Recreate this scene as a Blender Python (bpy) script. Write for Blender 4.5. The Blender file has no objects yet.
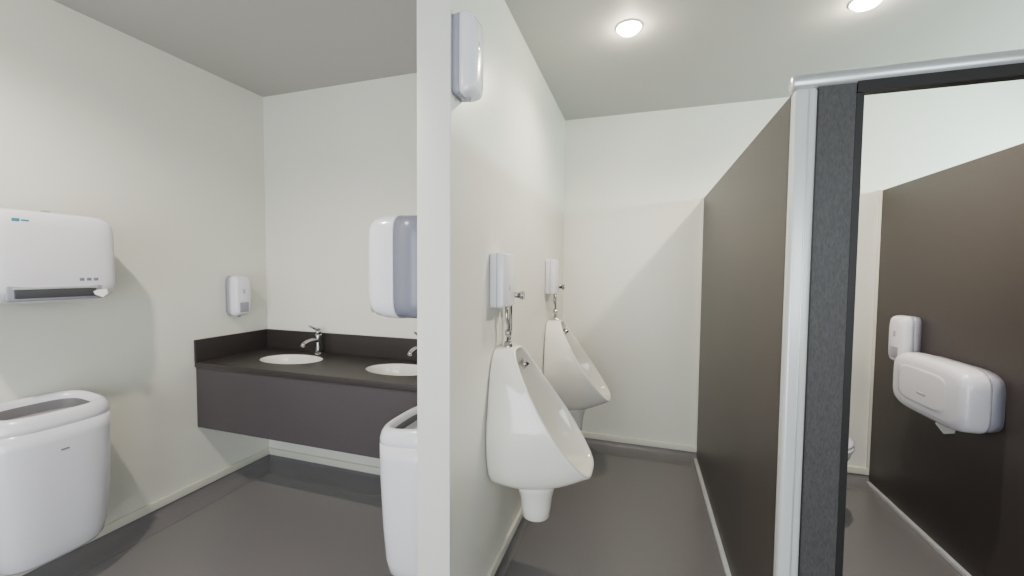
import bpy, bmesh, math
from mathutils import Vector, Matrix
S=bpy.context.scene
COL=S.collection
# ---------------------------------------------------------------- materials
def mat(name,col,rough=.5,metal=0.,bump=0.,bscale=200.,var=0.,vscale=30.,coat=0.,stretch=None,emit=None,spec=.5):
    m=bpy.data.materials.new(name); m.use_nodes=True
    nt=m.node_tree; b=nt.nodes['Principled BSDF']
    b.inputs['Base Color'].default_value=(*col,1); b.inputs['Roughness'].default_value=rough
    b.inputs['Metallic'].default_value=metal; b.inputs['Specular IOR Level'].default_value=spec
    if coat: b.inputs['Coat Weight'].default_value=coat; b.inputs['Coat Roughness'].default_value=.08
    tc=nt.nodes.new('ShaderNodeTexCoord'); mp=nt.nodes.new('ShaderNodeMapping')
    nt.links.new(tc.outputs['Object'],mp.inputs['Vector'])
    if stretch: mp.inputs['Scale'].default_value=stretch
    if var:
        n=nt.nodes.new('ShaderNodeTexNoise'); n.inputs['Scale'].default_value=vscale; n.inputs['Detail'].default_value=4
        nt.links.new(mp.outputs[0],n.inputs['Vector'])
        r=nt.nodes.new('ShaderNodeValToRGB')
        r.color_ramp.elements[0].position=.3; r.color_ramp.elements[1].position=.7
        r.color_ramp.elements[0].color=(*[c*(1-var) for c in col],1)
        r.color_ramp.elements[1].color=(*[min(1,c*(1+var)) for c in col],1)
        nt.links.new(n.outputs['Fac'],r.inputs[0]); nt.links.new(r.outputs[0],b.inputs['Base Color'])
    if bump:
        n=nt.nodes.new('ShaderNodeTexNoise'); n.inputs['Scale'].default_value=bscale; n.inputs['Detail'].default_value=3
        nt.links.new(mp.outputs[0],n.inputs['Vector'])
        bp=nt.nodes.new('ShaderNodeBump'); bp.inputs['Strength'].default_value=bump; bp.inputs['Distance'].default_value=.002
        nt.links.new(n.outputs['Fac'],bp.inputs['Height']); nt.links.new(bp.outputs[0],b.inputs['Normal'])
    if emit: b.inputs['Emission Color'].default_value=(*emit[0],1); b.inputs['Emission Strength'].default_value=emit[1]
    return m
M=dict(
 wall=mat('wall_paint',(.780,.780,.715),.36,bump=.12,bscale=60,var=.012,vscale=3),
 wallend=mat('wall_end_cap',(.78,.785,.755),.4),
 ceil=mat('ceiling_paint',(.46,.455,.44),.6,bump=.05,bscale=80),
 trim=mat('trim_cream',(.74,.73,.64),.4),
 floor=mat('floor_vinyl',(.172,.164,.170),.27,bump=.12,bscale=300,var=.08,vscale=260),
 cove=mat('coving_vinyl',(.160,.152,.160),.34,bump=.12,bscale=300,var=.06,vscale=260),
 lam=mat('counter_laminate',(.030,.025,.025),.42,bump=.1,bscale=300,var=.12,vscale=260),
 apron=mat('apron_laminate',(.062,.053,.060),.45,bump=.1,bscale=300,var=.07,vscale=220),
 panel=mat('partition_laminate',(.046,.0375,.0355),.42,bump=.15,bscale=260,var=.14,vscale=240,spec=.38),
 pil=mat('pilaster_laminate',(.052,.052,.056),.5,bump=.4,bscale=300,var=.28,vscale=260,stretch=(1,1,.35)),
 black=mat('door_edge_black',(.006,.006,.007),.5),
 alu=mat('satin_aluminium',(.66,.70,.73),.32,metal=.75,bump=.02,bscale=40),
 aluw=mat('powdercoat_aluminium',(.68,.71,.72),.3,metal=.3),
 chrome=mat('chrome',(.50,.50,.51),.12,metal=1),
 plast=mat('white_plastic',(.79,.785,.86),.22,coat=.4),
 plastg=mat('grey_plastic',(.32,.32,.39),.3),
 shell=mat('blue_grey_plastic',(.19,.20,.26),.3),
 dark=mat('slot_shade_dark',(.06,.06,.07),.4),  # dark tone painted for the shade inside the towel slot
 recess=mat('bin_inner_grey',(.17,.17,.185),.45),
 por=mat('white_porcelain',(.85,.83,.77),.12,coat=.6),
 basin=mat('basin_porcelain',(.88,.87,.83),.12,coat=.5),
 paper=mat('paper',(.85,.85,.83),.8),
 teal=mat('logo_teal',(.02,.24,.34),.4),
 ink=mat('label_ink',(.20,.21,.27),.5),
 lamp=mat('lamp_lens',(1,.95,.85),.4,emit=((1,.87,.64),110)),
 window=mat('indicator_window',(.50,.51,.55),.15,coat=.5),
)
# ---------------------------------------------------------------- helpers
def empty(name,loc=(0,0,0),rz=0):
    e=bpy.data.objects.new(name,None); COL.objects.link(e); e.location=loc; e.rotation_euler=(0,0,rz); e.empty_display_size=.05
    return e
def obj(name,bm,m,parent=None,smooth=False,recalc=True):
    if recalc: bmesh.ops.recalc_face_normals(bm,faces=bm.faces)
    me=bpy.data.meshes.new(name); bm.to_mesh(me); bm.free()
    o=bpy.data.objects.new(name,me); COL.objects.link(o)
    if m: me.materials.append(m)
    if smooth: 
        for p in me.polygons: p.use_smooth=True
    if parent: o.parent=parent
    return o
def box(name,x0,x1,y0,y1,z0,z1,m,parent=None,bev=0,seg=3,smooth=None):
    bm=bmesh.new(); bmesh.ops.create_cube(bm,size=1)
    for v in bm.verts: v.co=Vector((x0+(v.co.x+.5)*(x1-x0),y0+(v.co.y+.5)*(y1-y0),z0+(v.co.z+.5)*(z1-z0)))
    if bev: bmesh.ops.bevel(bm,geom=bm.edges[:],offset=bev,segments=seg,profile=.5,affect='EDGES')
    return obj(name,bm,m,parent,smooth=bool(bev) if smooth is None else smooth)
def loft(name,rings,m,parent=None,cap0=True,cap1=True,smooth=True,sub=0):
    bm=bmesh.new(); R=[[bm.verts.new(p) for p in r] for r in rings]; n=len(rings[0])
    for a,b in zip(R,R[1:]):
        for i in range(n): bm.faces.new((a[i],a[(i+1)%n],b[(i+1)%n],b[i]))
    if cap0: bm.faces.new(R[0][::-1])
    if cap1: bm.faces.new(R[-1])
    o=obj(name,bm,m,parent,smooth)
    if sub:
        s=o.modifiers.new('sub','SUBSURF'); s.levels=sub; s.render_levels=sub
    return o
def sq(cx,cy,hx,hy,z,n=40,e=4.):
    r=[]
    for i in range(n):
        t=2*math.pi*i/n; c,s=math.cos(t),math.sin(t)
        r.append((cx+hx*math.copysign(abs(c)**(2/e),c),cy+hy*math.copysign(abs(s)**(2/e),s),z))
    return r
def tube(name,pts,rad,m,parent=None,n=16,smooth=True,cap=True):
    pts=[Vector(p) for p in pts]; rings=[]
    rr=rad if isinstance(rad,(list,tuple)) else [rad]*len(pts)
    up=None
    for i,p in enumerate(pts):
        d=(pts[min(i+1,len(pts)-1)]-pts[max(i-1,0)]).normalized()
        if up is None: up=Vector((0,0,1)) if abs(d.z)<.9 else Vector((1,0,0))
        a=d.cross(up).normalized(); b=d.cross(a).normalized()
        rings.append([tuple(p+(a*math.cos(2*math.pi*k/n)+b*math.sin(2*math.pi*k/n))*rr[i]) for k in range(n)])
    return loft(name,rings,m,parent,cap,cap,smooth)
def cyl(name,p0,p1,r0,r1,m,parent=None,n=32):
    o=tube(name,[p0,p1],[r0,r1],m,parent,n,smooth=True)
    for p in o.data.polygons:
        if len(p.vertices)>4: p.use_smooth=False
    return o
def arc(p0,p1,p2,n=10):
    p0,p1,p2=map(Vector,(p0,p1,p2)); return [tuple((1-t)**2*p0+2*t*(1-t)*p1+t*t*p2) for t in [i/n for i in range(n+1)]]

# ---------------------------------------------------------------- dimensions
XL,YL,XR,YR,YE,XE,XS,XT=-2.357,2.053,-.558,3.0085,1.120,-.669,.387,1.358
CE=2.4; XW=2.40; YB=-1.6; ZP=1.79
# ---------------------------------------------------------------- room shell
box('floor',XL-.1,XW+.1,YB-.1,YR+.1,-.1,0,M['floor'])
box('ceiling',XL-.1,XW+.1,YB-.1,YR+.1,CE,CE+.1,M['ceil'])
box('wall_left',XL-.1,XL,YB-.1,YL+.1,0,CE,M['wall'])
box('wall_back_left',XL,XE,YL,YL+.1,0,CE,M['wall'])
box('wall_partition',XE,XR,YE+.004,YR,0,CE,M['wall'],bev=.002)
box('trim_1',XE-.002,XR+.002,YE,YE+.012,0,CE,M['wallend'],bev=.003)
box('wall_back_right',XE,XW,YR,YR+.1,0,CE,M['wall'])
def boxes(name,L,m):
    bm=bmesh.new()
    for x0,x1,y0,y1,z0,z1 in L:
        r=bmesh.ops.create_cube(bm,size=1)
        for v in r['verts']: v.co=Vector((x0+(v.co.x+.5)*(x1-x0),y0+(v.co.y+.5)*(y1-y0),z0+(v.co.z+.5)*(z1-z0)))
    return obj(name,bm,m)
WY0,WY1,WZ0,WZ1=1.55,2.75,1.83,2.05      # high window above the cubicles
boxes('wall_right',[(XW,XW+.1,YB-.1,WY0,0,CE),(XW,XW+.1,WY1,YR+.1,0,CE),(XW,XW+.1,WY0,WY1,0,WZ0),(XW,XW+.1,WY0,WY1,WZ1,CE)],M['wall'])
y0,y1=YB-.1,YB
boxes('wall_rear',[(XL,-1.5,y0,y1,0,CE),(-1.5,-.1,y0,y1,2.1,CE),(-.1,.5,y0,y1,0,CE),(.5,1.9,y0,y1,2.15,CE),(.5,1.9,y0,y1,0,.9),(1.9,XW,y0,y1,0,CE)],M['wall'])
def frame(nm,x0,x1,z0,z1,sill):
    e=empty(nm)
    box('jamb_left',x0,x0+.04,YB-.1,YB+.01,z0,z1,M['aluw'],e); box('jamb_right',x1-.04,x1,YB-.1,YB+.01,z0,z1,M['aluw'],e)
    box('head',x0+.04,x1-.04,YB-.1,YB+.01,z1-.04,z1,M['aluw'],e)
    if sill: box('sill',x0+.04,x1-.04,YB-.1,YB+.02,z0,z0+.04,M['aluw'],e); box('mullion',(x0+x1)/2-.02,(x0+x1)/2+.02,YB-.08,YB-.02,z0+.04,z1-.04,M['aluw'],e)
frame('door_1',-1.5,-.1,0,2.1,False); frame('added_window',.5,1.9,.9,2.15,True)  # rear window is unseen, added as an opening for fill light
w2=empty('window_2')
box('sill',XW-.01,XW+.1,WY0,WY1,WZ0,WZ0+.03,M['aluw'],w2); box('head',XW-.01,XW+.1,WY0,WY1,WZ1-.03,WZ1,M['aluw'],w2)
box('jamb_left',XW-.01,XW+.1,WY0,WY0+.03,WZ0+.03,WZ1-.03,M['aluw'],w2); box('jamb_right',XW-.01,XW+.1,WY1-.03,WY1,WZ0+.03,WZ1-.03,M['aluw'],w2)
# trim caps + coved vinyl skirting
def bb(name,x0,x1,y0,y1): return box(name,x0,x1,y0,y1,.052,.094,M['trim'],bev=.003)
T=.014
bb('baseboard_left',XL,XL+T,YB,YL)
bb('baseboard_back_left',XL+T,XE,YL-T,YL)
bb('baseboard_partition_left',XE-T,XE,YE,YL-T)
bb('baseboard_partition_right',XR,XR+T,YE,YR-T)
bb('baseboard_back_right',XR,XW,YR-T,YR)
bb('baseboard_right',XW-T,XW,YB,YR-T)
def cove(name,a,b,n,w=.10,h=.052):
    a,b,n=Vector((*a,0)),Vector((*b,0)),Vector((*n,0))
    prof=[(0,0),(0,h),(.006,h)]
    for i in range(0,9):
        t=math.pi/2*i/8; prof.append((.006+(w-.006)*(1-math.cos(t)),h*(1-math.sin(t))+.0012))
    prof.append((w,0))
    rings=[[tuple(p+n*u+Vector((0,0,z))) for u,z in prof] for p in (a,b)]
    return loft(name,rings,M['cove'],smooth=False)
cove('trim_2',(XL,YB),(XL,YL),(1,0),.13)
cove('trim_3',(XL,YL),(XE,YL),(0,-1),.13)
cove('trim_4',(XE,YE),(XE,YL),(-1,0),.03)
cove('trim_5',(XR,YE),(XR,YR),(1,0),.03)
cove('trim_6',(XR,YR),(XW,YR),(0,-1),.12)

# ---------------------------------------------------------------- vanity counter
van=empty('vanity_counter')
cx1=XE-.001; cy0=1.593; zt=.77
top=box('worktop',XL+.001,cx1,cy0,YL-.001,zt-.03,zt,M['lam'],van,smooth=False)
SINK=[(-1.928,1.835),(-1.20,1.835)]; SA,SB=.198,.125
for k,(sx,sy) in enumerate(SINK):
    c=loft('cut',[sq(sx,sy,SA,SB,zt-.1,64,2),sq(sx,sy,SA,SB,zt+.1,64,2)],None)
    md=top.modifiers.new('hole%d'%k,'BOOLEAN'); md.object=c; md.solver='EXACT'
    bpy.context.view_layer.update()
    dg=bpy.context.evaluated_depsgraph_get(); me=bpy.data.meshes.new_from_object(top.evaluated_get(dg))
    top.modifiers.clear(); top.data=me; bpy.data.objects.remove(c)
    e=empty('wash_basin'+('' if k==0 else '.001'))
    inner=[sq(sx,sy,SA*s,SB*s,zt+z,64,2) for s,z in [(.998,-.004),(.985,-.003),(.965,-.006),(.94,-.03),(.88,-.07),(.72,-.10),(.45,-.118),(.12,-.122)]]
    out=[sq(sx,sy,SA*s,SB*s,zt+z,64,2) for s,z in [(.15,-.135),(.5,-.132),(.8,-.112),(.95,-.07)]]
    loft('bowl',out+[sq(sx,sy,SA*.998,SB*.998,zt-.03,64,2)]+inner,M['basin'],e)
    cyl('drain',(sx,sy,zt-.1222),(sx,sy,zt-.119),.022,.022,M['chrome'],e)
box('front_apron',XL+.001,cx1,cy0+.004,cy0+.022,.401,zt-.03,M['apron'],van)
box('front_edge',XL+.001,cx1,cy0-.004,cy0+.004,zt-.03,zt,M['lam'],van,bev=.002)
box('support_rail',XL+.001,cx1,YL-.04,YL-.001,zt-.10,zt-.03,M['apron'],van)
box('counter_splashback',XL+.014,cx1,YL-.014,YL-.001,zt,.893,M['lam'])
box('counter_splashback.001',XL+.001,XL+.014,cy0-.004,YL-.001,zt,.893,M['lam'])
def tap(name,x,y):
    e=empty(name,(x,y,zt))
    cyl('base',(0,0,0),(0,0,.008),.028,.026,M['chrome'],e)
    tube('body',[(0,0,.006),(0,0,.03),(0,0,.10),(0,0,.118),(0,0,.126)],[.021,.0185,.0185,.020,.018],M['chrome'],e,24)
    tube('spout',[(0,.004,.080)]+arc((0,-.01,.085),(0,-.08,.100),(0,-.125,.072),8),[.014]+[.014]*6+[.0135,.013,.012],M['chrome'],e)
    cyl('cap',(0,0,.126),(0,0,.150),.019,.017,M['chrome'],e,24)
    tube('lever',[(0,.012,.150),(0,-.03,.163),(0,-.07,.182)],[.009,.0075,.006],M['chrome'],e,12)
tap('basin_tap',-1.880,1.992); tap('basin_tap.001',-1.165,1.992)

# ---------------------------------------------------------------- towel dispenser (back at x=0, projects +x)
def towel(name,loc,rz):
    e=empty(name,loc,rz)
    W,H,D=.375,.345,.20
    def ring(x,hy,z0,z1,n=48,ex=7):
        r=[];cz=(z0+z1)/2;hz=(z1-z0)/2
        for i in range(n):
            t=2*math.pi*i/n;c,s=math.cos(t),math.sin(t)
            r.append((x,hy*math.copysign(abs(c)**(2/ex),c),cz+hz*math.copysign(abs(s)**(2/ex),s)))
        return r
    loft('back_shell',[ring(0,W/2-.008,-.168,.166),ring(.004,W/2-.004,-.173,.172),ring(.104,W/2-.003,-.175,.174)],M['shell'],e)
    prof=[(.095,W/2-.001,-.175,.175),(.101,W/2,-.177,.176),(.145,W/2,-.175,.175),(.175,W/2-.003,-.170,.171),(.193,W/2-.010,-.160,.162),(.203,W/2-.024,-.142,.144),(.207,W/2-.050,-.110,.112),(.209,W/2-.11,-.05,.05)]
    loft('cover',[ring(*p) for p in prof],M['plast'],e)
    box('slot_surround',.10,.2065,-.145,.130,-.166,-.104,M['plastg'],e,bev=.008)
    box('slot_shade',.11,.2085,-.125,.108,-.155,-.116,M['dark'],e,bev=.004)  # solid dark block, its colour imitates the shaded recess of the slot
    box('tear_bar',.12,.210,-.127,.110,-.122,-.115,M['alu'],e,bev=.001)
    bm=bmesh.new()
    vs=[bm.verts.new(p) for p in [(.207,.095,-.132),(.210,.140,-.128),(.216,.140,-.146),(.219,.122,-.162),(.213,.098,-.148)]]
    bm.faces.new(vs); obj('towel_sheet',bm,M['paper'],e)
    for i,(y,z,w,h) in enumerate([(-.112,.132,.020,.012),(-.088,.132,.020,.007)]):
        box('logo_%d'%i,.198,.2055,y-w/2,y+w/2,z-h/2,z+h/2,M['teal'],e,bev=.001)
    for i in range(3): box('label_%d'%i,.2045,.2086,.055+.022*i,.070+.022*i,-.092,-.080,M['ink'],e,bev=.001)
    box('lock_tab',.12,.135,-.012,.012,.170,.182,M['plastg'],e,bev=.003)
    return e
towel('paper_towel_dispenser',(XL+.001,.966,1.330),0)
towel('paper_towel_dispenser.001',(XE-.001,1.316,1.303),math.pi)

# ---------------------------------------------------------------- waste bin
def bin_(name,loc,rz):
    e=empty(name,loc,rz); D=.27
    def R(hx,hy,z,cx=D/2,sl=0.,ex=3.3): 
        r=sq(cx,0,hx,hy,0,72,ex); return [(x,y,z-sl*x) for x,y,_ in r]
    body=[R(.075,.105,0),R(.098,.132,.004),R(.111,.148,.022),R(.120,.159,.07),R(.129,.169,.20),R(.1355,.176,.36),R(.138,.179,.48,sl=.04),R(.1375,.1785,.540,sl=.06)]
    loft('body',body,M['plast'],e)
    lid=[R(.1365,.1775,.540,sl=.06),R(.1375,.1785,.542,sl=.062),R(.137,.178,.562,sl=.075),R(.132,.172,.585,sl=.09),R(.124,.163,.600,sl=.10),R(.114,.153,.605,sl=.10),R(.103,.142,.600,sl=.10),R(.095,.133,.585,sl=.10),R(.090,.127,.55,sl=.08)]
    loft('lid',lid,M['plast'],e,cap0=False,cap1=False)
    loft('liner',[R(.0938,.1315,.580,sl=.10),R(.090,.127,.550,sl=.08),R(.086,.120,.50),R(.082,.114,.40),R(.078,.108,.30)],M['recess'],e,cap0=False)
    bm=bmesh.new(); vs=[bm.verts.new(p) for p in [(.215,-.095,.535),(.215,.095,.535),(.150,.112,.510),(.150,-.112,.510)]]
    bm.faces.new(vs); fl=obj('flap',bm,M['plastg'],e)
    sm=fl.modifiers.new('t','SOLIDIFY'); sm.thickness=.004
    box('badge',.268,.2735,-.012,.012,.43,.437,M['ink'],e,bev=.001)
    box('wall_bracket',-.001,.03,-.06,.06,.30,.36,M['plastg'],e,bev=.003)
bin_('waste_bin',(XL+.002,.930,.166),0)
bin_('waste_bin.001',(XE-.002,1.412,.125),math.pi)

# ---------------------------------------------------------------- small soap dispensers
def soap(name,loc,rz,W=.095,H=.245,D=.09,ex=5.5,btn=True):
    e=empty(name,loc,rz)
    def ring(x,hy,z0,z1,n=44):
        cz=(z0+z1)/2;hz=(z1-z0)/2;r=[]
        for i in range(n):
            t=2*math.pi*i/n;c,s=math.cos(t),math.sin(t)
            r.append((x,hy*math.copysign(abs(c)**(2/ex),c),cz+hz*math.copysign(abs(s)**(2/ex),s)))
        return r
    h=H/2;w=W/2
    loft('back_plate',[ring(0,w-.003,-h+.003,h-.003),ring(D*.42,w-.001,-h+.001,h-.001)],M['plastg'],e)
    loft('cover',[ring(x*D,w*a,-h*b,h*c) for x,a,b,c in [(.38,1,1,1),(.6,1,.99,.995),(.82,.97,.96,.95),(.94,.90,.90,.88),(1,.76,.82,.74)]],M['plast'],e)
    if btn:
        box('push_button',D*.7,D*1.03,-w*.6,w*.6,-h*.80,-h*.30,M['plastg'],e,bev=.006)
    box('sight_window',D*.9,D*1.008,-w*.2,w*.2,h*.1,h*.35,M['window'],e,bev=.003)
    cyl('nozzle',(D*.5,0,-h-.008),(D*.5,0,-h+.01),.008,.010,M['plastg'],e)
soap('soap_dispenser',(XL+.001,1.822,1.128),0,W=.1)
soap('air_freshener_dispenser',(XR+.001,1.172,1.946),0,.092,.242,.072,10,False)
soap('sanitiser_dispenser',(XT-.0005,2.635,.95),math.pi,.125,.25,.082)

# ---------------------------------------------------------------- urinals
def urinal(name,yc):
    e=empty(name,(XR+.001,yc,0))
    N=72; zt_,zl=.985,.505
    def shape(t):
        c=math.cos(t); s=math.sin(t)
        u=(1-c)/2
        z=zt_-(zt_-zl)*u
        hw=.108+.062*min(1,(u/.62))
        y=hw*math.copysign(abs(s)**.58,s)
        return u,y,z
    def dep(z):
        v=max(0,min(1,(zt_-z)/(zt_-zl)));  return .075+.308*(v**1.15)
    def ring(kind,f):
        r=[]
        for i in range(N):
            t=2*math.pi*i/N; u,y,z=shape(t); d=dep(z); c=math.cos(t); s=math.sin(t)
            if kind=='outer':
                cs=math.copysign(abs(c)**.62,c); ss=math.copysign(abs(s)**.42,s)
                ub=(1-cs)/2
                zb=zt_-.003-(zt_-.452)*ub
                yb=(.116+.052*min(1,ub/.6))*ss
                yy=yb+(y-yb)*f**1.2; yy*=1+.03*math.sin(math.pi*f)
                zz=zb+(z-zb)*f
                if u>.5: zz-= .045*math.sin(math.pi*f)*((u-.5)/.5)**1.5
                r.append((d*f,yy,zz))
            else:
                cz=.70; k=1-f
                yy=y*(.88*k**.5)
                zz=cz+(z-cz)*(.94*k**.42)
                if u>.55: zz-=.05*math.sin(math.pi*min(1,f))*((u-.55)/.45)
                dd=d-.004-(d-.035)*(1-(1-f)**2.4)
                r.append((max(dd,.03),yy,zz))
        return r
    def off(scale,dx):
        r=[]
        for i in range(N):
            t=2*math.pi*i/N; u,y,z=shape(t); d=dep(z); cz=.72
            r.append((d+dx,y*scale*1.02,cz+(z-cz)*(1-(1-scale)*.7)))
        return r
    rings=[ring('outer',f) for f in (0,.04,.12,.25,.45,.65,.82,.95)]
    rings+=[off(1.0,.002),off(.98,.009),off(.945,.010),off(.91,.003)]
    rings+=[ring('inner',f) for f in (.05,.12,.22,.36,.52,.68,.82,.93)]
    loft('bowl',rings,M['por'],e,sub=1)
    tube('outlet',[(.165,0,.292),(.165,0,.296),(.165,0,.33),(.165,0,.375),(.165,0,.41),(.16,0,.47)],[.052,.057,.060,.066,.076,.10],M['por'],e,32)
    cyl('spreader',(.045,-.02,.96),(.045,-.02,1.005),.020,.016,M['chrome'],e)
    tube('flush_pipe',[(.045,-.02,1.0),(.045,-.02,1.07),(.04,-.03,1.10),(.04,-.03,1.155)],.0075,M['chrome'],e,12)
    cyl('coupling_nut',(.045,-.02,1.03),(.045,-.02,1.05),.014,.014,M['chrome'],e,6)
    cyl('spray_nozzle',(.095,0,.925),(.120,0,.903),.013,.017,M['chrome'],e)
    box('sensor_box',0,.062,-.125,.015,1.15,1.362,M['plast'],e,bev=.009)
    box('sensor_cover_seam',.030,.0335,-.1255,.0155,1.152,1.360,M['plastg'],e,bev=.001)
    box('sensor_eye',.060,.0626,-.069,-.047,1.215,1.235,M['window'],e,bev=.001)
    tube('supply_pipe',[(.03,.055,1.03),(.03,.055,1.20),(.03,.04,1.215),(.03,.012,1.215)],.0075,M['chrome'],e,12)
    cyl('stop_valve',(.012,.055,1.19),(.075,.055,1.19),.012,.012,M['chrome'],e)
    cyl('valve_handle',(.075,.055,1.19),(.088,.055,1.19),.018,.018,M['chrome'],e)
    tube('pipe_elbow',arc((.03,.055,1.04),(.03,.05,1.005),(.045,-.01,1.015),6),.0075,M['chrome'],e,12)
urinal('urinal',1.580); urinal('urinal.001',2.525)

# ---------------------------------------------------------------- cubicles
cub=empty('toilet_cubicle_partition')
box('side_panel',XS,XS+.018,1.33,YR-.016,.012,ZP,M['panel'],cub,bev=.0015,seg=1,smooth=False)
box('side_panel_right',XT,XT+.018,1.33,YR-.016,.012,ZP,M['panel'],cub,bev=.0015,seg=1,smooth=False)
for x in (XS,XT):
    box('floor_channel',x-.018,x+.034,1.34,YR-.016,0,.020,M['aluw'],cub,bev=.002)
    box('wall_channel',x-.010,x+.028,YR-.016,YR-.0005,.095,ZP+.003,M['trim'],cub,bev=.002)
Y0=1.30
def post(x):
    box('corner_post',x,x+.054,Y0,Y0+.046,0,ZP+.002,M['aluw'],cub,bev=.010,seg=4)
    box('post_groove',x+.044,x+.056,Y0+.004,Y0+.04,0,ZP-.002,M['black'],cub)
    box('post_bead',x+.030,x+.034,Y0-.002,Y0+.01,0,ZP-.004,M['alu'],cub,bev=.001)
post(XS); 
box('pilaster',XS+.056,XS+.140,Y0+.006,Y0+.024,.10,ZP+.004,M['pil'],cub)
box('pilaster_foot',XS+.085,XS+.115,Y0+.008,Y0+.022,0,.10,M['alu'],cub)
post(XT-.02)
box('pilaster_right',XT+.036,XT+.12,Y0+.006,Y0+.024,.10,ZP,M['pil'],cub)
box('pilaster_inner',XT-.105,XT-.022,Y0+.006,Y0+.024,.10,ZP,M['pil'],cub)
tube('head_rail',[(XS-.006,Y0+.02,ZP+.022),(XS+.0,Y0+.02,ZP+.022),(XW-.001,Y0+.02,ZP+.022)],[.018,.022,.022],M['alu'],cub,24)
box('head_rail_strip',XS+.142,XW-.001,Y0+.004,Y0+.034,ZP-.022,ZP+.012,M['black'],cub)  # plain black strip below the head rail
door=empty('door_2',(XS+.1405,Y0+.005,0))
box('leaf',0,.016,.012,.66,.10,ZP-.024,M['panel'],door)
box('leaf_edge',-.0003,.0165,0,.012,.10,ZP-.024,M['black'],door)
for z in (.35,1.5): cyl('hinge',(.020,.020,z),(.020,.020,z+.07),.005,.005,M['alu'],door)
cyl('door_knob',(.016,.60,1.0),(.045,.60,1.0),.014,.018,M['chrome'],door)

# toilet
def toilet():
    cx=.873; e=empty('toilet',(cx,YR-.004,0))
    def R(hx,y0,y1,z,ex=2.4): return sq(0,-(y0+y1)/2,hx,(y1-y0)/2,z,44,ex)
    loft('pan',[R(.125,.20,.58,0),R(.130,.19,.59,.01),R(.118,.20,.575,.08),R(.122,.19,.58,.18),R(.15,.18,.62,.28),R(.180,.18,.655,.36),R(.188,.18,.665,.395),R(.182,.19,.658,.40),R(.145,.24,.62,.40),R(.13,.26,.60,.36),R(.08,.32,.54,.26),R(.03,.38,.46,.22)],M['por'],e)
    loft('seat',[R(.190,.20,.670,.402),R(.192,.198,.672,.410),R(.188,.20,.668,.420),R(.05,.35,.5,.424)],M['plast'],e)
    loft('lid',[R(.188,.205,.668,.424),R(.189,.203,.668,.434),R(.182,.21,.66,.442),R(.05,.35,.5,.446)],M['plast'],e)
    box('cistern',-.19,.19,-.175,-.002,.40,.78,M['por'],e,bev=.02)
    box('cistern_lid',-.197,.197,-.182,-.001,.775,.81,M['por'],e,bev=.01)
    cyl('flush_button',(0,-.09,.81),(0,-.09,.816),.025,.024,M['chrome'],e)
    box('pan_base',-.09,.09,-.24,-.03,0,.40,M['por'],e,bev=.02)
toilet()
# toilet paper dispenser on right panel
tp=empty('toilet_paper_dispenser',(XT-.0005,2.300,.778),math.pi)
def ringp(x,hy,hz,n=56,ex=5,sh=0):
    r=[]
    for i in range(n):
        t=2*math.pi*i/n;c,s=math.cos(t),math.sin(t)
        r.append((x,sh+hy*math.copysign(abs(c)**(2/ex),c),hz*math.copysign(abs(s)**(2/ex),s)))
    return r
loft('back_shell',[ringp(0,.238,.127),ringp(.05,.243,.131)],M['plastg'],tp)
loft('cover',[ringp(x,a,b) for x,a,b in [(.045,.246,.135),(.055,.248,.137),(.100,.247,.136),(.117,.242,.130),(.128,.232,.118),(.133,.214,.097),(.135,.15,.05)]],M['plast'],tp)
loft('cover_panel',[ringp(x,a,b,sh=-.01) for x,a,b in [(.130,.17,.085),(.1353,.165,.080),(.1358,.15,.070)]],M['plast'],tp)
box('sight_window',.130,.1375,-.03,.03,-.035,-.022,M['window'],tp,bev=.003)
box('tear_bar',.04,.10,-.11,.11,-.141,-.126,M['plastg'],tp,bev=.004)
bm=bmesh.new()
a=[bm.verts.new(p) for p in [(.06,-.02,-.13),(.062,.10,-.13),(.068,.10,-.165),(.07,.04,-.190),(.068,-.02,-.165)]]
bm.faces.new(a); obj('paper_sheet',bm,M['paper'],tp)

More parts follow.
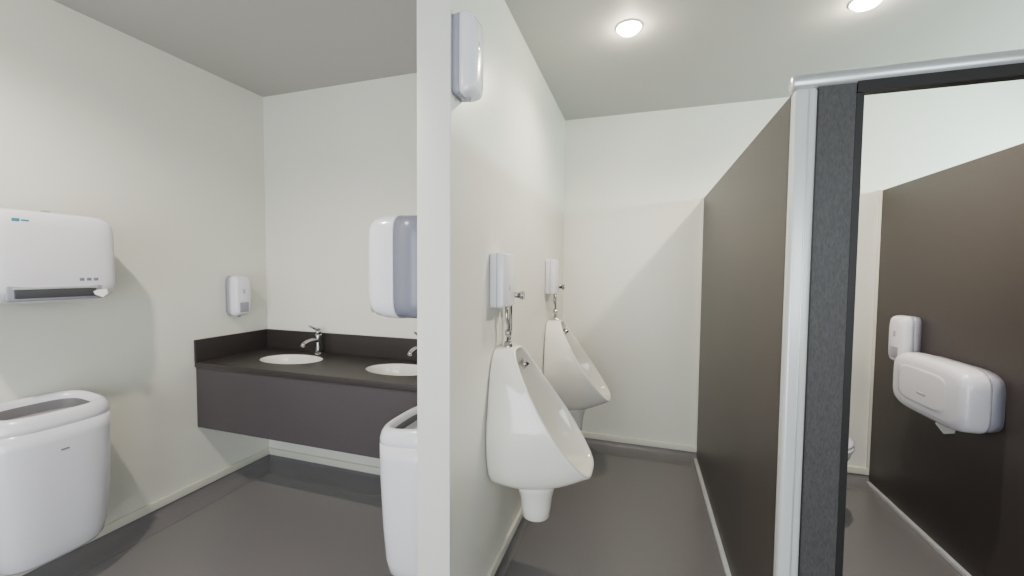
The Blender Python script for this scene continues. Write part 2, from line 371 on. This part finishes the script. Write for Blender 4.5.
# ---------------------------------------------------------------- downlights
def downlight(name,x,y,power,blend=.6):
    e=empty(name,(x,y,CE))
    loft('bezel',[sq(0,0,s,s,z,40,2) for s,z in [(.060,0),(.060,-.004),(.056,-.006),(.052,-.005),(.050,-.001)]],M['wallend'],e,cap0=False,cap1=False)
    loft('lens',[sq(0,0,s,s,z,40,2) for s,z in [(.050,-.001),(.048,-.012),(.038,-.022),(.018,-.028),(.004,-.029)]],M['lamp'],e)
    l=bpy.data.lights.new(name+'_lamp','SPOT'); l.energy=power; l.spot_size=math.radians(155); l.spot_blend=blend; l.shadow_soft_size=.03; l.color=(1,.89,.75)
    o=bpy.data.objects.new('lamp',l); COL.objects.link(o); o.parent=e; o.location=(0,0,-.04)
    l=bpy.data.lights.new(name+'_spill','POINT'); l.energy=2.4; l.shadow_soft_size=.02; l.color=(1,.87,.70)
    o=bpy.data.objects.new('spill',l); COL.objects.link(o); o.parent=e; o.location=(0,0,-.065)
downlight('downlight',-.078,1.955,42); downlight('downlight.001',.846,2.045,100)
downlight('downlight.002',-1.65,.45,84); downlight('downlight.003',1.85,2.045,14)

# ---------------------------------------------------------------- daylight
def area(name,loc,sx,sy,power,col,rot):
    l=bpy.data.lights.new(name,'AREA'); l.shape='RECTANGLE'; l.size=sx; l.size_y=sy; l.energy=power; l.color=col
    o=bpy.data.objects.new(name,l); COL.objects.link(o); o.location=loc; o.rotation_euler=rot; return o
area('daylight_door',(-.8,YB-.12,1.05),1.3,2.0,56,(.90,.96,1.0),(math.radians(90),0,0))
area('rear_fill_light',(1.2,YB-.12,1.52),1.3,1.15,30,(.90,.96,1.0),(math.radians(90),0,0))  # fill light behind the added rear window
area('daylight_high_window',(XW+.06,(WY0+WY1)/2,(WZ0+WZ1)/2),1.12,.15,52,(.74,1.0,.93),(math.radians(90),0,math.radians(90)))
w=bpy.data.worlds.new('world'); S.world=w; w.use_nodes=True
w.node_tree.nodes['Background'].inputs[0].default_value=(.88,.93,1,1); w.node_tree.nodes['Background'].inputs[1].default_value=1.0

# ---------------------------------------------------------------- camera
yaw,pit,rol,f=.3089,.0440,.0084,405.127
F=Vector((-math.sin(yaw)*math.cos(pit),math.cos(yaw)*math.cos(pit),-math.sin(pit)))
R0=Vector((math.cos(yaw),math.sin(yaw),0)); U0=R0.cross(F)
R=R0*math.cos(rol)+U0*math.sin(rol); U=-R0*math.sin(rol)+U0*math.cos(rol)
cd=bpy.data.cameras.new('camera'); cd.sensor_width=36; cd.lens=f/1024*36; cd.clip_start=.02
co=bpy.data.objects.new('camera',cd); COL.objects.link(co)
co.matrix_world=Matrix(((R.x,U.x,-F.x,0),(R.y,U.y,-F.y,0),(R.z,U.z,-F.z,1.295),(0,0,0,1)))
S.camera=co
